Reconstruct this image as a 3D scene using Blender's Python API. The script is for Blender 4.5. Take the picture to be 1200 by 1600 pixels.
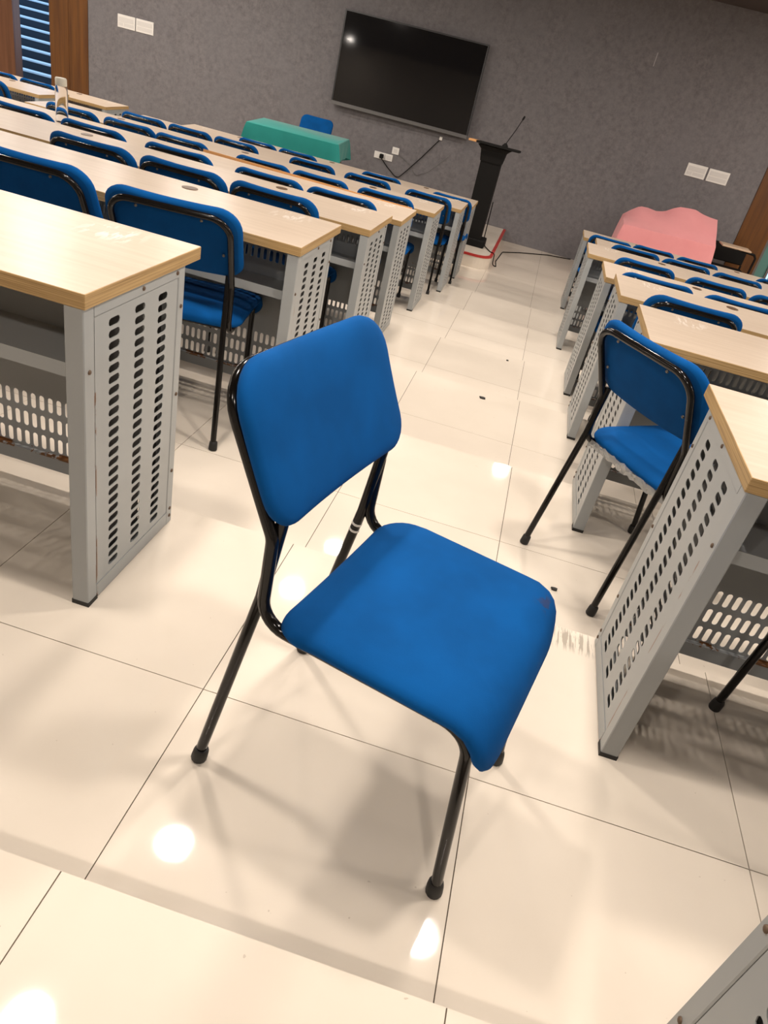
import bpy, bmesh, math, random
from mathutils import Vector, Matrix
random.seed(7)
S = bpy.context.scene
COL = S.collection
for o in list(bpy.data.objects):
    bpy.data.objects.remove(o)

# ------------------------------------------------------------------ camera
W_IMG, H_IMG, F_PX = 1200, 1600, 1124.40
cam = bpy.data.cameras.new('camera')
cam_ob = bpy.data.objects.new('camera', cam)
COL.objects.link(cam_ob)
cam.sensor_fit = 'VERTICAL'
cam.sensor_height = 32.0
cam.lens = F_PX / H_IMG * 32.0
cam.shift_x, cam.shift_y = -17.16 / 1600, -6.66 / 1600
cam.clip_start, cam.clip_end = 0.02, 200
PITCH, ROLL, YAW = -0.5562, 0.2520, 0.0834
R = (Matrix.Rotation(YAW, 4, 'Z') @ Matrix.Rotation(PITCH, 4, 'X')
     @ Matrix.Rotation(math.pi / 2, 4, 'X') @ Matrix.Rotation(ROLL, 4, 'Z'))
cam_ob.matrix_world = Matrix.Translation((0.3309, -1.6383, 1.2327)) @ R
S.camera = cam_ob

# ------------------------------------------------------------------ world, exposure
S.view_settings.view_transform = 'Standard'
S.view_settings.look = 'None'
S.view_settings.gamma = 1
S.view_settings.use_curve_mapping = False
S.view_settings.exposure = 0.0
world = bpy.data.worlds.new('world')
S.world = world
world.use_nodes = True
bgn = world.node_tree.nodes['Background']
bgn.inputs[0].default_value = (0.40, 0.66, 1.0, 1)
bgn.inputs[1].default_value = 2.0
LAMP_W = 22.5
LAMP_COLOR = (1.0, 0.90, 0.81)
LAMP_XY = ([(x, y) for x in (-7.7, -6.3, -4.88, -3.46, 3.67, 5.1) for y in (-0.54, 0.43, 2.67, 3.67, 6.2, 7.2)
            if not (-5 < x < -3 and y < 1)]
           + [(-0.53, 0.45), (-0.66, -0.54), (-0.66, 2.67), (-0.56, 3.67), (-0.60, 6.2),
              (0.82, 0.41), (0.82, -0.54), (0.81, 2.67), (0.81, 3.67), (0.80, 6.2), (-0.62, -2.78), (0.81, -2.78), (-6.2, -3.6)])
CEIL_Z = 2.457

# ------------------------------------------------------------------ room numbers
STEP = 0.1188                      # riser height
EDGE = [-2.2, -1.101, -0.0064, 1.1125, 2.1741, 3.2178, 4.4238, 5.5463, 9.173]
LEVEL = {'0': 1, 'A': 0, 'B': -1, 'C': -2, 'D': -3, 'E': -4, 'F': -5, 'G': -6}
FLOOR_Z = -6 * STEP
WALL_Y = 9.173
TILE, SEAM0 = 0.5974, -0.0608
X0, X1 = -9.0, 5.6
BACK_Y = -4.6

# ------------------------------------------------------------------ object helpers
def tag(o, label=None, cat=None, group=None, kind=None):
    if label: o['label'] = label
    if cat: o['category'] = cat
    if group: o['group'] = group
    if kind: o['kind'] = kind
    return o

def empty(name, loc=(0, 0, 0), rz=0.0, parent=None):
    o = bpy.data.objects.new(name, None)
    o.empty_display_size = 0.1
    COL.objects.link(o)
    o.location = loc
    o.rotation_euler = (0, 0, rz)
    if parent: o.parent = parent
    return o

def link(name, me, parent=None, loc=(0, 0, 0), rot=(0, 0, 0)):
    o = bpy.data.objects.new(name, me)
    COL.objects.link(o)
    o.location = loc
    o.rotation_euler = rot
    if parent: o.parent = parent
    return o

KIDS = {}
def copy_tree(o, parent=None):
    c = o.copy()
    COL.objects.link(c)
    if parent: c.parent = parent
    for ch in kids(o):
        copy_tree(ch, c)
    return c

def kids(o):
    return [k for k in o.children]

class MB:
    """collects shapes, builds one mesh"""
    def __init__(self):
        self.v, self.f, self.m = [], [], []
    def add(self, vs, fs, mi=0):
        n = len(self.v)
        self.v += [tuple(p) for p in vs]
        self.f += [tuple(i + n for i in f) for f in fs]
        self.m += [mi] * len(fs)
        return self
    def box(self, a, b, mi=0, top=None, side=None):
        (x0, y0, z0), (x1, y1, z1) = a, b
        vs = [(x0, y0, z0), (x1, y0, z0), (x1, y1, z0), (x0, y1, z0), (x0, y0, z1), (x1, y0, z1), (x1, y1, z1), (x0, y1, z1)]
        self.add(vs, [(3, 2, 1, 0)], mi)
        self.add(vs, [(4, 5, 6, 7)], mi if top is None else top)
        self.add(vs, [(0, 1, 5, 4), (1, 2, 6, 5), (2, 3, 7, 6), (3, 0, 4, 7)], mi if side is None else side)
        return self
    def bevbox(self, a, b, r=0.003, mi=0):
        """box with chamfered edges"""
        bm = bmesh.new()
        bmesh.ops.create_cube(bm, size=1)
        c = [(a[i] + b[i]) / 2 for i in range(3)]
        s = [abs(b[i] - a[i]) for i in range(3)]
        for v in bm.verts:
            v.co = Vector((v.co.x * s[0] + c[0], v.co.y * s[1] + c[1], v.co.z * s[2] + c[2]))
        bmesh.ops.bevel(bm, geom=bm.edges[:], offset=r, segments=1, affect='EDGES')
        bm.verts.index_update()
        self.add([v.co[:] for v in bm.verts], [[v.index for v in f.verts] for f in bm.faces], mi)
        bm.free()
        return self
    def tube(self, path, r, seg=10, mi=0, cap=True):
        pts = [Vector(p) for p in path]
        n = len(pts)
        rr = r if isinstance(r, (list, tuple)) else [r] * n
        t0 = (pts[1] - pts[0]).normalized()
        up = Vector((0, 0, 1)) if abs(t0.z) < 0.9 else Vector((1, 0, 0))
        nrm = (up - t0 * up.dot(t0)).normalized()
        vs = []
        for i in range(n):
            t = (pts[min(i + 1, n - 1)] - pts[max(i - 1, 0)]).normalized()
            nrm = (nrm - t * nrm.dot(t)).normalized()
            bn = t.cross(nrm)
            for k in range(seg):
                a = 2 * math.pi * k / seg
                vs.append(pts[i] + (nrm * math.cos(a) + bn * math.sin(a)) * rr[i])
        fs = [(i * seg + k, i * seg + (k + 1) % seg, (i + 1) * seg + (k + 1) % seg, (i + 1) * seg + k)
              for i in range(n - 1) for k in range(seg)]
        if cap:
            fs.append(tuple(reversed(range(seg))))
            fs.append(tuple((n - 1) * seg + k for k in range(seg)))
        return self.add(vs, fs, mi)
    def lathe(self, prof, seg=20, mi=0, at=(0, 0, 0)):
        vs = []
        for r, z in prof:
            for k in range(seg):
                a = 2 * math.pi * k / seg
                vs.append((at[0] + r * math.cos(a), at[1] + r * math.sin(a), at[2] + z))
        n = len(prof)
        fs = [(i * seg + k, i * seg + (k + 1) % seg, (i + 1) * seg + (k + 1) % seg, (i + 1) * seg + k)
              for i in range(n - 1) for k in range(seg)]
        fs.append(tuple(reversed(range(seg))))
        fs.append(tuple((n - 1) * seg + k for k in range(seg)))
        return self.add(vs, fs, mi)
    def prism(self, poly, z0, z1, mi=0, side=None):
        n = len(poly)
        vs = [(x, y, z0) for x, y in poly] + [(x, y, z1) for x, y in poly]
        self.add(vs, [tuple(reversed(range(n))), tuple(range(n, 2 * n))], mi)
        self.add(vs, [(i, (i + 1) % n, n + (i + 1) % n, n + i) for i in range(n)], mi if side is None else side)
        return self
    def mesh(self, name, mats, smooth=None):
        me = bpy.data.meshes.new(name)
        me.from_pydata(self.v, [], self.f)
        for m in (mats if isinstance(mats, (list, tuple)) else [mats]):
            me.materials.append(m)
        me.polygons.foreach_set('material_index', self.m)
        if smooth is not None:
            me.polygons.foreach_set('use_smooth', [True] * len(self.f))
            me.update()
            me.set_sharp_from_angle(angle=math.radians(smooth))
        me.update()
        return me
    def obj(self, name, mats, parent=None, smooth=None, loc=(0, 0, 0), rot=(0, 0, 0)):
        return link(name, self.mesh(name, mats, smooth), parent, loc, rot)

def fillet(pts, rad, n=6):
    """polyline with rounded corners; rad per inner point"""
    P = [Vector(p) for p in pts]
    out = [P[0]]
    for i in range(1, len(P) - 1):
        r = rad[i - 1]
        a, b, c = P[i - 1], P[i], P[i + 1]
        d0, d1 = (a - b).normalized(), (c - b).normalized()
        ang = d0.angle(d1)
        if r <= 0 or ang > 3.1:
            out.append(b); continue
        t = min(r / math.tan(ang / 2), (a - b).length * 0.49, (c - b).length * 0.49)
        rr = t * math.tan(ang / 2)
        cen = b + (d0 + d1).normalized() * (rr / math.sin(ang / 2))
        s, e = b + d0 * t - cen, b + d1 * t - cen
        tot = s.angle(e)
        for k in range(n + 1):
            u = k / n
            out.append(cen + (s * math.sin((1 - u) * tot) + e * math.sin(u * tot)) / math.sin(tot))
    out.append(P[-1])
    return out

# ------------------------------------------------------------------ materials
def new_mat(name):
    m = bpy.data.materials.new(name)
    m.use_nodes = True
    nt = m.node_tree
    return m, nt, nt.nodes['Principled BSDF']

def setp(b, **k):
    for n, v in k.items():
        b.inputs[n.replace('_', ' ')].default_value = v

def plain(name, col, rough=0.5, metal=0.0, spec=0.5, **k):
    m, nt, b = new_mat(name)
    setp(b, Base_Color=(*col, 1), Roughness=rough, Metallic=metal)
    b.inputs['Specular IOR Level'].default_value = spec
    for n, v in k.items():
        b.inputs[n.replace('_', ' ')].default_value = v
    return m

def N(nt, t, **props):
    n = nt.nodes.new(t)
    for k, v in props.items():
        setattr(n, k, v)
    return n

def coords(nt, out='Object', scale=(1, 1, 1)):
    tc = N(nt, 'ShaderNodeTexCoord')
    mp = N(nt, 'ShaderNodeMapping')
    mp.inputs['Scale'].default_value = scale
    nt.links.new(tc.outputs[out], mp.inputs['Vector'])
    return mp.outputs['Vector']

def noise(nt, vec, scale=5.0, detail=4.0, rough=0.55):
    n = N(nt, 'ShaderNodeTexNoise')
    n.inputs['Scale'].default_value = scale
    n.inputs['Detail'].default_value = detail
    n.inputs['Roughness'].default_value = rough
    if vec is not None: nt.links.new(vec, n.inputs['Vector'])
    return n.outputs['Fac']

def ramp(nt, fac, stops):
    r = N(nt, 'ShaderNodeValToRGB')
    e = r.color_ramp.elements
    while len(e) < len(stops): e.new(0.5)
    for i, (p, c) in enumerate(stops):
        e[i].position = p
        e[i].color = (*c, 1) if len(c) == 3 else c
    nt.links.new(fac, r.inputs['Fac'])
    return r.outputs['Color']

def mixc(nt, fac, a, b, mode='MIX'):
    m = N(nt, 'ShaderNodeMix', data_type='RGBA', blend_type=mode)
    for sock, v in ((0, fac), (6, a), (7, b)):
        if hasattr(v, 'type') and hasattr(v, 'node'):
            nt.links.new(v, m.inputs[sock])
        elif sock == 0:
            m.inputs[0].default_value = v
        else:
            m.inputs[sock].default_value = (*v, 1)
    return m.outputs[2]

def math_(nt, op, a, b=0.0, c=None):
    m = N(nt, 'ShaderNodeMath', operation=op)
    for i, v in enumerate((a, b) if c is None else (a, b, c)):
        if hasattr(v, 'node'): nt.links.new(v, m.inputs[i])
        else: m.inputs[i].default_value = v
    return m.outputs[0]

def bump(nt, b, h, strength=0.2, dist=0.002):
    n = N(nt, 'ShaderNodeBump')
    n.inputs['Strength'].default_value = strength
    n.inputs['Distance'].default_value = dist
    nt.links.new(h, n.inputs['Height'])
    nt.links.new(n.outputs['Normal'], b.inputs['Normal'])

def box_mask(nt, pos, c, half, soft=0.01):
    """1 inside an axis aligned box around c (in the given coordinates)"""
    sep = N(nt, 'ShaderNodeSeparateXYZ')
    nt.links.new(pos, sep.inputs[0])
    out = None
    for i in range(3):
        d = math_(nt, 'ABSOLUTE', math_(nt, 'SUBTRACT', sep.outputs[i], c[i]))
        k = N(nt, 'ShaderNodeMapRange')
        k.inputs['From Min'].default_value = half[i]
        k.inputs['From Max'].default_value = half[i] - soft
        nt.links.new(d, k.inputs['Value'])
        out = k.outputs[0] if out is None else math_(nt, 'MULTIPLY', out, k.outputs[0])
    return out

# polished cream floor tile (with the scuffed nosing beside the right desk)
def mat_tile():
    m, nt, b = new_mat('polished_tile')
    geo = N(nt, 'ShaderNodeNewGeometry').outputs['Position']
    n1 = noise(nt, geo, 1.7, 5)
    n2 = noise(nt, geo, 60, 2)
    c = ramp(nt, n1, [(0.3, (0.72, 0.638, 0.535)), (0.7, (0.80, 0.715, 0.605))])
    info = N(nt, 'ShaderNodeObjectInfo')
    c = mixc(nt, math_(nt, 'MULTIPLY', info.outputs['Random'], 0.10), c, (0.62, 0.56, 0.47))
    c = mixc(nt, math_(nt, 'MULTIPLY', math_(nt, 'GREATER_THAN', n2, 0.76), 0.35), c, (0.30, 0.22, 0.15))
    # dragged chair marks at the step edge by the right desk
    mp = N(nt, 'ShaderNodeMapping')
    mp.inputs['Scale'].default_value = (150, 9, 1)
    nt.links.new(geo, mp.inputs['Vector'])
    st = noise(nt, mp.outputs['Vector'], 1.0, 3)
    msk = box_mask(nt, geo, (0.765, -0.050, 0.0), (0.075, 0.055, 0.02), 0.03)
    c = mixc(nt, math_(nt, 'MULTIPLY', msk, math_(nt, 'MULTIPLY', math_(nt, 'GREATER_THAN', st, 0.52), 0.7)), c, (0.10, 0.08, 0.06))
    msk2 = box_mask(nt, geo, (-0.335, -0.035, 0.0), (0.03, 0.06, 0.02), 0.04)
    c = mixc(nt, math_(nt, 'MULTIPLY', msk2, 0.35), c, (0.22, 0.17, 0.12))
    nt.links.new(c, b.inputs['Base Color'])
    r = N(nt, 'ShaderNodeMapRange')
    r.inputs['To Min'].default_value = 0.025
    r.inputs['To Max'].default_value = 0.06
    nt.links.new(noise(nt, geo, 6, 4), r.inputs['Value'])
    nt.links.new(r.outputs[0], b.inputs['Roughness'])
    return m

def mat_laminate():
    m, nt, b = new_mat('maple_laminate')
    v = coords(nt, 'Object', (1.6, 22, 22))
    n1 = noise(nt, v, 2.2, 5, 0.6)
    v2 = coords(nt, 'Object', (6, 160, 160))
    n2 = noise(nt, v2, 1.5, 3)
    c = ramp(nt, n1, [(0.30, (0.475, 0.385, 0.30)), (0.70, (0.56, 0.465, 0.37))])
    c = mixc(nt, math_(nt, 'MULTIPLY', n2, 0.25), c, (0.46, 0.36, 0.27))
    # scraped remains of a white sticker near both ends, towards the far edge
    vo = coords(nt, 'Object')
    sx = N(nt, 'ShaderNodeSeparateXYZ')
    nt.links.new(vo, sx.inputs[0])
    cb = N(nt, 'ShaderNodeCombineXYZ')
    nt.links.new(math_(nt, 'ABSOLUTE', sx.outputs[0]), cb.inputs[0])
    nt.links.new(sx.outputs[1], cb.inputs[1])
    nt.links.new(sx.outputs[2], cb.inputs[2])
    msk = box_mask(nt, cb.outputs[0], (1.475, 0.385, 0.75), (0.085, 0.075, 0.03), 0.05)
    stv = N(nt, 'ShaderNodeMapping')
    stv.inputs['Rotation'].default_value = (0, 0, 0.5)
    stv.inputs['Scale'].default_value = (70, 13, 1)
    nt.links.new(vo, stv.inputs['Vector'])
    stn = math_(nt, 'GREATER_THAN', noise(nt, stv.outputs['Vector'], 1.0, 3, 0.6), 0.545)
    c = mixc(nt, math_(nt, 'MULTIPLY', math_(nt, 'MULTIPLY', msk, stn), 0.6), c, (0.92, 0.90, 0.86))
    nt.links.new(c, b.inputs['Base Color'])
    setp(b, Roughness=0.30)
    b.inputs['Specular IOR Level'].default_value = 0.22
    bump(nt, b, n2, 0.08, 0.0005)
    return m

def mat_edgeband():
    m, nt, b = new_mat('ply_edge_band')
    v = coords(nt, 'Object', (2.5, 2.5, 330))
    n1 = noise(nt, v, 1.0, 4, 0.7)
    c = ramp(nt, n1, [(0.35, (0.20, 0.115, 0.04)), (0.5, (0.42, 0.27, 0.11)), (0.68, (0.50, 0.335, 0.15))])
    nt.links.new(c, b.inputs['Base Color'])
    setp(b, Roughness=0.5)
    return m

def mat_steel():
    m, nt, b = new_mat('grey_painted_steel')
    v = coords(nt, 'Object')
    n1 = noise(nt, v, 9, 6, 0.7)
    sep = N(nt, 'ShaderNodeSeparateXYZ')
    nt.links.new(v, sep.inputs[0])
    low = N(nt, 'ShaderNodeMapRange')
    low.inputs['From Min'].default_value = 0.55
    low.inputs['From Max'].default_value = 0.0
    nt.links.new(sep.outputs[2], low.inputs['Value'])
    k = math_(nt, 'MULTIPLY', math_(nt, 'GREATER_THAN', n1, 0.735), low.outputs[0])
    seam = box_mask(nt, v, (-0.01, 0.037, 0.27), (0.03, 0.006, 0.27), 0.004)
    k2 = math_(nt, 'MULTIPLY', seam, math_(nt, 'GREATER_THAN', noise(nt, coords(nt, 'Object', (40, 40, 9)), 1.0, 4, 0.7), 0.56))
    k = math_(nt, 'MAXIMUM', k, k2)
    c = mixc(nt, k, (0.33, 0.345, 0.345), (0.20, 0.085, 0.03))
    nt.links.new(c, b.inputs['Base Color'])
    setp(b, Roughness=0.36)
    return m

def mat_modesty():
    m, nt, b = new_mat('grey_steel_modesty')
    v = coords(nt, 'Object')
    n1 = noise(nt, v, 14, 5, 0.7)
    msk = box_mask(nt, v, (0, 0.39, 0.104), (9, 0.05, 0.007), 0.003)
    k = math_(nt, 'MULTIPLY', msk, math_(nt, 'GREATER_THAN', n1, 0.50))
    c = mixc(nt, k, (0.29, 0.30, 0.30), (0.16, 0.065, 0.02))
    nt.links.new(c, b.inputs['Base Color'])
    setp(b, Roughness=0.42)
    return m

def mat_fabric(name, col, wear=None):
    m, nt, b = new_mat(name)
    v = coords(nt, 'Object')
    n1 = noise(nt, v, 7, 3)
    n2 = noise(nt, v, 900, 2)
    d = tuple(x * 0.80 for x in col)
    c = ramp(nt, n1, [(0.35, d), (0.65, col)])
    if wear:
        k = math_(nt, 'MULTIPLY', box_mask(nt, v, wear, (0.03, 0.022, 0.04), 0.02), math_(nt, 'GREATER_THAN', noise(nt, v, 45, 3), 0.50))
        c = mixc(nt, k, c, (0.045, 0.03, 0.04))
    nt.links.new(c, b.inputs['Base Color'])
    setp(b, Roughness=0.9)
    b.inputs['Specular IOR Level'].default_value = 0.12
    bump(nt, b, n2, 0.25, 0.0006)
    return m

def mat_felt():
    m, nt, b = new_mat('grey_felt_wall')
    geo = N(nt, 'ShaderNodeNewGeometry').outputs['Position']
    mpf = N(nt, 'ShaderNodeMapping')
    mpf.inputs['Scale'].default_value = (3.2, 3.2, 1.6)
    nt.links.new(geo, mpf.inputs['Vector'])
    n1 = noise(nt, mpf.outputs['Vector'], 1.0, 8, 0.7)
    n2 = noise(nt, geo, 20, 5, 0.7)
    c = ramp(nt, n2, [(0.30, (0.125, 0.117, 0.121)), (0.72, (0.225, 0.212, 0.217))])
    c = mixc(nt, ramp(nt, n1, [(0.3, (0, 0, 0)), (0.7, (0.75, 0.75, 0.75))]), c, (0.178, 0.172, 0.180))
    scr = box_mask(nt, geo, (1.155, 9.17, 1.77), (0.006, 0.05, 0.075), 0.004)
    c = mixc(nt, scr, c, (0.42, 0.40, 0.40))
    # one pale scratch right of the screen
    nt.links.new(c, b.inputs['Base Color'])
    setp(b, Roughness=0.95)
    b.inputs['Specular IOR Level'].default_value = 0.15
    bump(nt, b, n2, 0.5, 0.004)
    return m

def mat_wood(name, dark, light, scale=(14, 14, 0.8), rough=0.38):
    m, nt, b = new_mat(name)
    v = coords(nt, 'Object', scale)
    n1 = noise(nt, v, 1.2, 5, 0.6)
    c = ramp(nt, n1, [(0.30, dark), (0.70, light)])
    nt.links.new(c, b.inputs['Base Color'])
    setp(b, Roughness=rough)
    return m

def mat_cloth(name, col, col2):
    m, nt, b = new_mat(name)
    v = coords(nt, 'Object')
    c = ramp(nt, noise(nt, v, 3, 4), [(0.3, col2), (0.7, col)])
    nt.links.new(c, b.inputs['Base Color'])
    setp(b, Roughness=0.8, Sheen_Weight=0.2)
    bump(nt, b, noise(nt, v, 14, 4), 0.15, 0.01)
    return m

M = dict(
    tile=mat_tile(), grout=plain('floor_bed', (0.10, 0.075, 0.05), 0.9),
    lam=mat_laminate(), edge=mat_edgeband(), steel=mat_steel(), modesty=mat_modesty(),
    fabric=mat_fabric('blue_fabric', (0.001, 0.076, 0.270)),
    fabric_worn=mat_fabric('blue_fabric_worn', (0.001, 0.076, 0.270), (-0.155, 0.475, 0.42)),
    shell=mat_fabric('blue_fabric_back', (0.001, 0.058, 0.205)),
    black=plain('black_enamel_tube', (0.005, 0.004, 0.0035), 0.15, 0, 0.33),
    rubber=plain('black_rubber', (0.012, 0.011, 0.010), 0.6),
    bolt=plain('zinc_bolt', (0.16, 0.145, 0.125), 0.4, 1.0),
    rust=plain('rusty_screw', (0.13, 0.085, 0.055), 0.6, 0.5),
    felt=mat_felt(),
    wood=mat_wood('brown_wood_panel', (0.075, 0.024, 0.003), (0.150, 0.056, 0.007)),
    wood_l=mat_wood('reddish_wood_panel', (0.085, 0.030, 0.010), (0.16, 0.065, 0.028)),
    plaster=plain('pale_plaster', (0.55, 0.50, 0.44), 0.9),
    ceil=plain('dark_ceiling', (0.055, 0.042, 0.036), 0.8),
    white=plain('white_plastic', (0.78, 0.76, 0.72), 0.35),
    white2=plain('off_white_module', (0.66, 0.64, 0.61), 0.4),
    dark=plain('matt_black_board', (0.006, 0.0055, 0.005), 0.7, 0, 0.2),
    screen=plain('glossy_screen', (0.006, 0.006, 0.007), 0.055, 0, 0.5),
    bezel=plain('dark_bezel', (0.03, 0.03, 0.032), 0.35),
    silver=plain('grey_bezel_bar', (0.16, 0.155, 0.15), 0.35, 0.4),
    teal=mat_cloth('teal_cloth', (0.008, 0.27, 0.235), (0.006, 0.235, 0.205)),
    pink=mat_cloth('pink_cloth', (0.84, 0.34, 0.35), (0.79, 0.30, 0.31)),
    red=plain('red_edge', (0.45, 0.03, 0.025), 0.4),
    oak=mat_wood('orange_strip', (0.62, 0.30, 0.10), (0.75, 0.40, 0.16), (2, 60, 60)),
    wood_top=mat_wood('writing_board', (0.52, 0.38, 0.26), (0.62, 0.47, 0.34), (3, 40, 40)),
    brown=plain('brown_table_leg', (0.20, 0.09, 0.03), 0.5),
    glass=plain('clear_bottle', (0.96, 0.96, 0.96), 0.05, 0, 0.5, Transmission_Weight=1.0, IOR=1.08),
    cap=plain('pale_bottle_cap', (0.75, 0.72, 0.62), 0.3, Transmission_Weight=0.5),
    film=plain('crumpled_clear_film', (0.80, 0.80, 0.78), 0.2, Transmission_Weight=0.7),
    tealglass=plain('teal_frosted_glass', (0.10, 0.24, 0.21), 0.35, Transmission_Weight=0.15),
    conc=plain('outdoor_concrete', (0.42, 0.44, 0.46), 0.8),
    navy=plain('dark_riser', (0.012, 0.018, 0.03), 0.7),
    tread=plain('pale_stone_tread', (0.62, 0.66, 0.70), 0.6),
    scrap=plain('black_scrap', (0.02, 0.018, 0.015), 0.7),
)
mlamp, nt_, b_ = new_mat('lamp_diffuser')
setp(b_, Base_Color=(0.9, 0.88, 0.84, 1))
b_.inputs['Emission Color'].default_value = (*LAMP_COLOR, 1)
b_.inputs['Emission Strength'].default_value = 30

# ------------------------------------------------------------------ floor: tiers with tiles
TILE_T = 0.010
tile_mesh = {}
def tile_me(w, d, tag_='tile'):
    k = (round(w, 4), round(d, 4))
    if k not in tile_mesh:
        g, b, h = 0.0011, 0.0012, TILE_T
        mb = MB()
        a = [(g, g), (w - g, g), (w - g, d - g), (g, d - g)]
        vs = [(x, y, -h) for x, y in a] + [(x, y, 0) for x, y in a]
        fs = [(4, 5, 6, 7)]
        for s in (0,):
            fs += [(s + j, s + (j + 1) % 4, s + 4 + (j + 1) % 4, s + 4 + j) for j in range(4)]
        mb.add(vs, fs)
        tile_mesh[k] = mb.mesh('tile', M['tile'])
    return tile_mesh[k]

def tier(y0, y1, z, rows, x0=X0, x1=X1):
    fl = MB().box((x0, y0, z - 0.6), (x1, y1, z - 0.003)).obj('floor', M['grout'])
    fl['kind'] = 'structure'
    i0 = math.floor((x0 - SEAM0) / TILE)
    xs = [x0]
    k = i0 + 1
    while SEAM0 + k * TILE < x1 - 0.01:
        xs.append(SEAM0 + k * TILE); k += 1
    xs.append(x1)
    for a, b in zip(xs[:-1], xs[1:]):
        for c, d in zip(rows[:-1], rows[1:]):
            link('tile', tile_me(b - a, d - c), fl, (a, c, z))
    return fl

for i in range(len(EDGE) - 1):
    y0, y1 = EDGE[i], EDGE[i + 1]
    z = -(i - 1) * STEP
    if i == len(EDGE) - 2:
        rows = [y0] + [y0 + 0.38 + TILE * k for k in range(6)] + [y1]
        z = FLOOR_Z
    else:
        rows = [y0, y1 - 0.594, y1]
    tier(y0, y1, z, rows)
tier(BACK_Y, EDGE[0], 2 * STEP, [BACK_Y, BACK_Y + 0.55, BACK_Y + 1.15, BACK_Y + 1.75, EDGE[0]])

# ------------------------------------------------------------------ walls, ceiling
def struct(o, kind='structure'):
    o['kind'] = kind
    return o

DL0, DL1 = -7.525, -6.965          # left doorway (clear opening)
WL = -6.380                       # where felt starts on the left
WR = 2.933                        # where felt ends on the right
DR0, DR1 = 3.325, 4.10             # right glazed door
DOOR_H = 2.2
zt = CEIL_Z + 0.15
wf = MB()
wf.box((WL, WALL_Y, FLOOR_Z - 0.1), (WR, WALL_Y + 0.15, zt))
struct(wf.obj('wall_front', M['felt']))
wf2 = MB()
wf2.box((X0, WALL_Y + 0.03, FLOOR_Z + DOOR_H), (WL, WALL_Y + 0.15, zt))
wf2.box((X0, WALL_Y + 0.03, FLOOR_Z - 0.1), (-8.40, WALL_Y + 0.15, FLOOR_Z + DOOR_H))
wf2.box((-8.40, WALL_Y + 0.03, FLOOR_Z - 0.1), (DL0 - 0.02, WALL_Y + 0.15, FLOOR_Z + DOOR_H))
wf2.box((DL1 + 0.02, WALL_Y + 0.03, FLOOR_Z - 0.1), (WL, WALL_Y + 0.15, FLOOR_Z + DOOR_H))
wf2.box((WR, WALL_Y + 0.03, FLOOR_Z - 0.1), (DR0, WALL_Y + 0.15, zt))
wf2.box((DR0, WALL_Y + 0.03, FLOOR_Z + DOOR_H), (DR1, WALL_Y + 0.15, zt))
wf2.box((DR1, WALL_Y + 0.03, FLOOR_Z - 0.1), (X1, WALL_Y + 0.15, zt))
struct(wf2.obj('wall_front_backing', M['plaster']))
def panel(name, x0, x1, mat, n, z1=zt):
    e = empty(name, (x0, WALL_Y, FLOOR_Z))
    struct(e)
    w = (x1 - x0) / n
    for k in range(n):
        MB().bevbox((k * w + 0.0015, -0.012, 0), ((k + 1) * w - 0.0015, 0.03, z1 - FLOOR_Z), 0.003).obj('board', mat, e)
    return e
panel('trim_1', DL1, WL, M['wood'], 2)
panel('trim_2', -8.45, DL0, M['wood_l'], 3)
panel('trim_3', WR, DR0, M['wood'], 1)
panel('trim_4', DR1 - 0.55, X1, M['wood'], 5)
struct(MB().box((X0 - 0.15, BACK_Y, FLOOR_Z - 0.1), (X0, WALL_Y + 0.15, zt)).obj('wall_left', M['plaster']))
struct(MB().box((X1, BACK_Y, FLOOR_Z - 0.1), (X1 + 0.15, WALL_Y + 0.15, zt)).obj('wall_right', M['plaster']))
struct(MB().box((X0 - 0.15, BACK_Y - 0.15, FLOOR_Z - 0.1), (X1 + 0.15, BACK_Y, zt)).obj('wall_back', M['plaster']))
struct(MB().box((X0 - 0.15, BACK_Y - 0.15, CEIL_Z), (X1 + 0.15, WALL_Y, CEIL_Z + 0.15)).obj('ceiling', M['ceil']))

# left doorway: jambs and threshold; right: teal glazed door
d1 = empty('door_1', ((DL0 + DL1) / 2, WALL_Y, FLOOR_Z)); struct(d1)
hw = (DL1 - DL0) / 2
for s in (-1, 1):
    MB().box((s * hw - 0.02 * (s > 0) * 0, 0.0, 0), (s * (hw + 0.02), 0.15, DOOR_H)).obj('jamb', M['wood_l'], d1)
MB().box((-hw, 0.0, 0.0), (hw, 0.16, 0.012)).obj('threshold', M['conc'], d1)
d2 = empty('door_2', (DR0, WALL_Y, FLOOR_Z)); struct(d2)
MB().box((0.0, 0.02, 0), (0.035, 0.08, DOOR_H)).obj('door_frame', M['silver'], d2)
MB().box((0.035, 0.045, 0.02), (0.17, 0.055, DOOR_H)).obj('pane', M['tealglass'], d2)
MB().box((0.17, 0.02, 0), (0.20, 0.08, DOOR_H)).obj('door_frame', M['silver'], d2)

# outdoors behind the left doorway: pavement and broad steps
out = MB().box((-14, WALL_Y + 0.15, FLOOR_Z - 0.6), (-5, 24, FLOOR_Z - 0.02)).obj('floor_outside', M['conc'])
struct(out)
st = empty('outdoor_steps', (-9.0, 10.8, FLOOR_Z - 0.02))
tag(st, 'broad outdoor steps with pale treads and dark risers seen through the left doorway', 'stairs')
for k in range(15):
    zz = 0.30 + 0.13 * k
    s_ = MB().box((-3.2, 0.3 * k, 0), (3.2, 0.3 * k + 0.3, zz + 0.01)).obj('step', M['navy'], st)
    MB().bevbox((-3.2, 0.3 * k - 0.02, zz + 0.005), (3.2, 0.3 * k + 0.15, zz + 0.035), 0.006).obj('tread', M['tread'], s_)

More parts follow.
